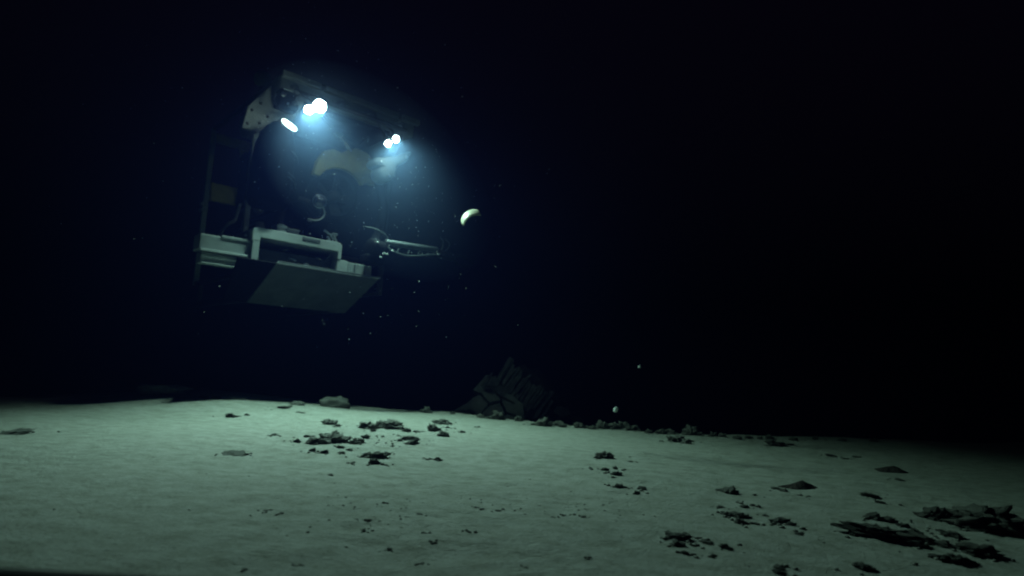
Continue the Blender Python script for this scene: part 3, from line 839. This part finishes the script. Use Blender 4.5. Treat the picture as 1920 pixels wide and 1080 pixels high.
    # stack of plates standing on the box
    for k, (x0, x1, z0, z1, m) in enumerate(((-0.76, -0.655, 0.487, 0.525, 'white_plastic'), (-0.752, -0.67, 0.528, 0.540, 'grey_plastic'), (-0.76, -0.65, 0.543, 0.572, 'white_plastic'), (-0.745, -0.68, 0.575, 0.584, 'white_plastic'),
                                                (-0.64, -0.52, 0.487, 0.506, 'grey_plastic'), (-0.655, -0.52, 0.510, 0.538, 'dull_plastic'), (-0.648, -0.51, 0.542, 0.556, 'grey_plastic'))):
        obj('plate', bm_box((x0, 0.0, z0), (x1, 0.16, z1), 0.004), m, v)
    # small white bracket at the right end of the box
    for cs in ([(-0.24, 0, 0.61), (-0.16, 0, 0.57), (-0.12, 0, 0.52)], [(-0.16, 0, 0.57), (-0.13, 0, 0.59), (-0.08, 0, 0.59)],
               [(-0.20, 0.0, 0.545), (-0.175, 0, 0.535), (-0.165, 0, 0.50)], [(-0.115, 0.0, 0.59), (-0.11, 0, 0.55), (-0.085, 0, 0.515)]):
        obj('bracket', bm_tube(cs, 0.014, 4, smooth=False), 'white_plastic', v)
    obj('bracket_foot', bm_box((-0.21, -0.03, 0.487), (-0.075, 0.06, 0.506), 0.004), 'white_plastic', v)
    # sloping belly panel under the deck, with its bright front edge
    bp = obj('belly_panel', bm_slab([(-0.80, -0.20, 0.132), (0.37, -0.20, 0.132), (0.27, 0.34, -0.25), (-0.86, 0.34, -0.25)], 0.02), 'worn_panel', v)
    obj('edge_strip', bm_box((-0.80, -0.222, 0.138), (0.38, -0.204, 0.156), 0.003), 'steel', bp)
    obj('belly_panel', bm_slab([(-1.18, -0.20, 0.128), (-0.806, -0.20, 0.128), (-0.866, 0.34, -0.25), (-1.10, 0.34, -0.25)], 0.02), 'black_plastic', v)  # unlit left section, its shade put into the black colour
    obj('skid', bm_box((-0.90, 0.40, -0.24), (-0.82, 2.2, -0.16), 0.02), 'dark_metal', v)
    obj('skid', bm_box((0.20, 0.40, -0.24), (0.28, 2.2, -0.16), 0.02), 'dark_metal', v)
    for x in (-0.86, 0.24):
        for y in (0.7, 2.0):
            obj('skid_post', bm_box((x - 0.025, y - 0.025, -0.16), (x + 0.025, y + 0.025, 0.06), 0.0), 'dark_metal', v)
    # manipulator arm stretched out to the right
    arm = obj('manipulator_arm', bm_tube([(0.46, 0.15, 1.35), (0.50, 0.05, 1.05), (0.42, -0.05, 0.75), (0.28, -0.2, 0.56), (0.20, -0.34, 0.50)], 0.055, 14), 'arm_black', v, True)
    obj('elbow', bm_cyl((0.10, -0.40, 0.44), (0.30, -0.36, 0.44), 0.095, 24), 'arm_black', arm, True)
    obj('elbow_block', bm_box((0.06, -0.44, 0.26), (0.30, -0.28, 0.36), 0.02), 'arm_black', arm)
    obj('forearm', bm_cyl((0.30, -0.40, 0.525), (1.0, -0.40, 0.56), 0.034, 20), 'arm_grey', arm, True)
    obj('forearm_strut', bm_cyl((0.22, -0.36, 0.47), (1.05, -0.36, 0.50), 0.03, 16), 'arm_black', arm, True)
    obj('hose', bm_tube([(0.16, -0.41, 0.535), (0.26, -0.43, 0.49), (0.40, -0.44, 0.43), (0.58, -0.44, 0.415), (0.78, -0.44, 0.455), (0.98, -0.44, 0.50)], 0.010), 'arm_hose', arm, True)
    for x in (0.46, 0.60, 0.74, 0.86):
        zt = 0.50 + (x - 0.3) * 0.05
        obj('hose_clip', bm_tube([(x - 0.03, -0.44, 0.435 if x < 0.7 else 0.46), (x + 0.02, -0.42, zt)], 0.005, 6, smooth=False), 'arm_hose', arm)
    obj('hose', bm_tube([(0.05, -0.36, 0.66), (0.18, -0.40, 0.645), (0.30, -0.40, 0.60), (0.34, -0.40, 0.54)], 0.008), 'arm_hose', arm, True)
    obj('hose', bm_tube([(1.0, -0.42, 0.50), (1.05, -0.43, 0.58), (1.05, -0.44, 0.67), (1.01, -0.44, 0.70)], 0.008), 'arm_hose', arm, True)
    obj('hose', bm_tube([(1.04, -0.42, 0.54), (1.12, -0.43, 0.58), (1.15, -0.44, 0.65), (1.08, -0.44, 0.70)], 0.007), 'arm_hose', arm, True)
    obj('wrist', bm_cyl((1.02, -0.40, 0.53), (1.24, -0.42, 0.50), 0.05, 20), 'arm_black', arm, True)
    obj('jaw', bm_tube([(1.24, -0.44, 0.52), (1.34, -0.46, 0.54), (1.44, -0.46, 0.51), (1.52, -0.46, 0.47)], 0.018, 8), 'arm_black', arm, True)
    obj('jaw', bm_tube([(1.24, -0.42, 0.48), (1.32, -0.42, 0.44), (1.42, -0.42, 0.43), (1.51, -0.44, 0.45)], 0.018, 8), 'arm_black', arm, True)
    for x, z in ((0.16, 0.49), (0.35, 0.43), (0.25, 0.385), (0.285, 0.383), (0.21, 0.335), (0.97, 0.495)):
        bm = bmesh.new()
        bmesh.ops.create_uvsphere(bm, u_segments=10, v_segments=6, radius=0.013, matrix=Matrix.Translation((x, -0.475, z)) @ Matrix.Diagonal((1.3, 1, 0.8, 1)))
        obj('bright_bead', bm, 'white_plastic', arm, True)  # white beads put in for the bright points on the arm
    # float ball on top
    bm = bmesh.new()
    bmesh.ops.create_uvsphere(bm, u_segments=24, v_segments=14, radius=0.10, matrix=Matrix.Translation((-0.80, 0.80, 2.42)))
    fb = obj('beacon_float', bm, 'grey_plastic', v, True)
    obj('beacon_stem', bm_cyl((-0.80, 0.80, 2.22), (-0.80, 0.80, 2.34), 0.03, 14), 'dark_metal', fb, True)
    return v
build_vehicle()

# ------------------------------------------------------------------ pale curved band hanging in the water
def build_band():
    bm = bmesh.new()
    n, m = 26, 6
    rows = []
    for i in range(n):
        a = R(-52 + 104 * i / (n - 1))
        row = []
        for j in range(m):
            t = j / (m - 1) - 0.5
            rr = 0.125 + 0.006 * (1 - 4 * t * t)
            taper = 1.0 - 0.04 * abs(a)
            row.append((rr * math.sin(a), 0.125 * t * taper, rr * math.cos(a)))
        rows.append(row)
    outer = [[bm.verts.new(p) for p in row] for row in rows]
    inner = [[bm.verts.new((p[0] * 0.94, p[1] * 0.97, p[2] * 0.94)) for p in row] for row in rows]
    for i in range(n - 1):
        for j in range(m - 1):
            bm.faces.new((outer[i][j], outer[i + 1][j], outer[i + 1][j + 1], outer[i][j + 1]))
            bm.faces.new((inner[i][j], inner[i][j + 1], inner[i + 1][j + 1], inner[i + 1][j]))
        for j in (0, m - 1):
            bm.faces.new((outer[i][j], inner[i][j], inner[i + 1][j], outer[i + 1][j]))
    for i in (0, n - 1):
        for j in range(m - 1):
            bm.faces.new((outer[i][j], outer[i][j + 1], inner[i][j + 1], inner[i][j]))
    bmesh.ops.recalc_face_normals(bm, faces=bm.faces[:])
    o = obj('curved_band', bm, 'cream_plastic', None, True)
    o.location = BAND_AT
    o.rotation_euler = BAND_ROT
    tag(o, 'pale cream curved band suspended in dark water right of the vehicle', 'band')
BAND_AT = (-0.40, 5.86, 1.95)
BAND_ROT = (R(47), R(-34), R(-8))
build_band()

# ------------------------------------------------------------------ drifting creatures and flecks
def jelly(loc, r, seed, label):
    bm = bmesh.new()
    bmesh.ops.create_icosphere(bm, subdivisions=3, radius=r)
    for v in bm.verts:
        d = v.co.normalized()
        k = 1 + 0.35 * noise.noise(d * 2.4 + Vector((seed, 0, 0)))
        v.co = Vector((v.co.x * k * 0.8, v.co.y * k * 0.7, v.co.z * k * (1.15 if v.co.z > 0 else 0.8)))
        if v.co.z < 0:
            v.co.x *= 0.75 + 0.25 * math.sin(6 * math.atan2(d.y, d.x))
    o = obj('jellyfish', bm, 'jelly', None, True)
    o.location = loc
    o.rotation_euler = (0, R(25), 0)
    tag(o, label, 'jellyfish')
jelly((1.077, 5.034, 0.625), 0.013, 1.0, 'upper of two tiny pale creatures drifting right of the outcrop')
jelly((0.989, 5.59, 0.236), 0.026, 4.0, 'lower and larger pale creature drifting just above the crest')

def build_snow():
    bm = bmesh.new()
    n = 0
    while n < 540:
        x, y, z = random.uniform(-4.0, 0.8), random.uniform(4.2, 7.2), random.uniform(0.6, 3.6)
        # flecks thin out away from the vehicle
        dx = (x + 1.55) / 1.15
        dz = (z - 2.4) / 0.95
        if random.random() > math.exp(-dx * dx - dz * dz * 0.7):
            continue
        n += 1
        r = min(0.0017 / (random.random() ** 0.55 + 0.05), 0.0039)
        t = bmesh.new()
        bmesh.ops.create_icosphere(t, subdivisions=1, radius=r)
        q = Vector((random.uniform(0.6, 1.6), random.uniform(0.6, 1.2), random.uniform(0.5, 1.0)))
        for v in t.verts:
            v.co = Vector((v.co.x * q.x, v.co.y * q.y, v.co.z * q.z)) * random.uniform(0.7, 1.2) + Vector((x, y, z))
        merge(bm, t)
    o = obj('marine_snow', bm, 'snow_fleck', None, True)
    tag(o, 'pale flecks drifting in the lit water around the vehicle', 'flecks', kind='stuff')
build_snow()

# ------------------------------------------------------------------ rail of the frame that carries the observer
def build_rail():
    r = empty('lander_frame', (0.0, 0.85, 0.0))
    tag(r, 'black straight rail crossing the bottom left corner close by', 'rail')
    obj('rail', bm_box((-1.5, -0.03, 0.225), (1.5, 0.0, 0.2585), 0.006), 'black_rail', r)
    for x in (-1.45, 1.45):
        obj('leg', bm_box((x - 0.02, -0.03, gz(x, 0.85) - 0.05), (x + 0.02, 0.0, 0.2245), 0.004), 'black_rail', r)
build_rail()

# ------------------------------------------------------------------ the sea water itself
def build_haze():
    bm = bm_box((-26, -13, -4.6), (26, 29, 4.4))
    me = bpy.data.meshes.new('haze')
    bm.to_mesh(me)
    bm.free()
    m = bpy.data.materials.new('sea_water')
    m.use_nodes = True
    nt = m.node_tree
    nt.nodes.remove(nt.nodes['Principled BSDF'])
    p = nt.nodes.new('ShaderNodeVolumePrincipled')
    p.inputs['Color'].default_value = (0.004, 0.006, 0.026, 1)
    p.inputs['Absorption Color'].default_value = (0.0, 0.06, 0.0, 1)
    p.inputs['Density'].default_value = 0.115
    p.inputs['Anisotropy'].default_value = 0.5
    nt.links.new(p.outputs['Volume'], nt.nodes['Material Output'].inputs['Volume'])
    me.materials.append(m)
    o = link(bpy.data.objects.new('haze', me))
    tag(o, 'dark blue sea water filling the scene', 'water', kind='stuff')
build_haze()

def build_glow_volume():
    # thin volume added for a tighter lamp glow, round the front of the vehicle
    bm = bmesh.new()
    bmesh.ops.create_uvsphere(bm, u_segments=40, v_segments=20, radius=1.0)
    for v in bm.verts:
        v.co = Matrix.Rotation(R(24), 3, 'Y') @ Vector((v.co.x * 1.55, v.co.y * 0.85, v.co.z * 0.92))
    me = bpy.data.meshes.new('glow_volume')
    bm.to_mesh(me)
    bm.free()
    m = bpy.data.materials.new('glow_haze')
    m.use_nodes = True
    nt = m.node_tree
    nt.nodes.remove(nt.nodes['Principled BSDF'])
    p = nt.nodes.new('ShaderNodeVolumePrincipled')
    p.inputs['Color'].default_value = (0.34, 0.54, 0.84, 1)
    p.inputs['Absorption Color'].default_value = (1.0, 1.0, 1.0, 1)
    p.inputs['Density'].default_value = 0.027
    p.inputs['Anisotropy'].default_value = 0.5
    nt.links.new(p.outputs['Volume'], nt.nodes['Material Output'].inputs['Volume'])
    me.materials.append(m)
    o = link(bpy.data.objects.new('glow_volume', me))
    c, s_ = math.cos(ROV_YAW), math.sin(ROV_YAW)
    lx, ly, lz = 0.14, -0.50, 1.18
    o.location = (ROV_AT[0] + lx * c - ly * s_, ROV_AT[1] + lx * s_ + ly * c, ROV_AT[2] + lz)
    o.rotation_euler = (0, 0, ROV_YAW)
    tag(o, 'thin volume added for the glow around the lamps of the vehicle', 'silt', kind='stuff')
build_glow_volume()
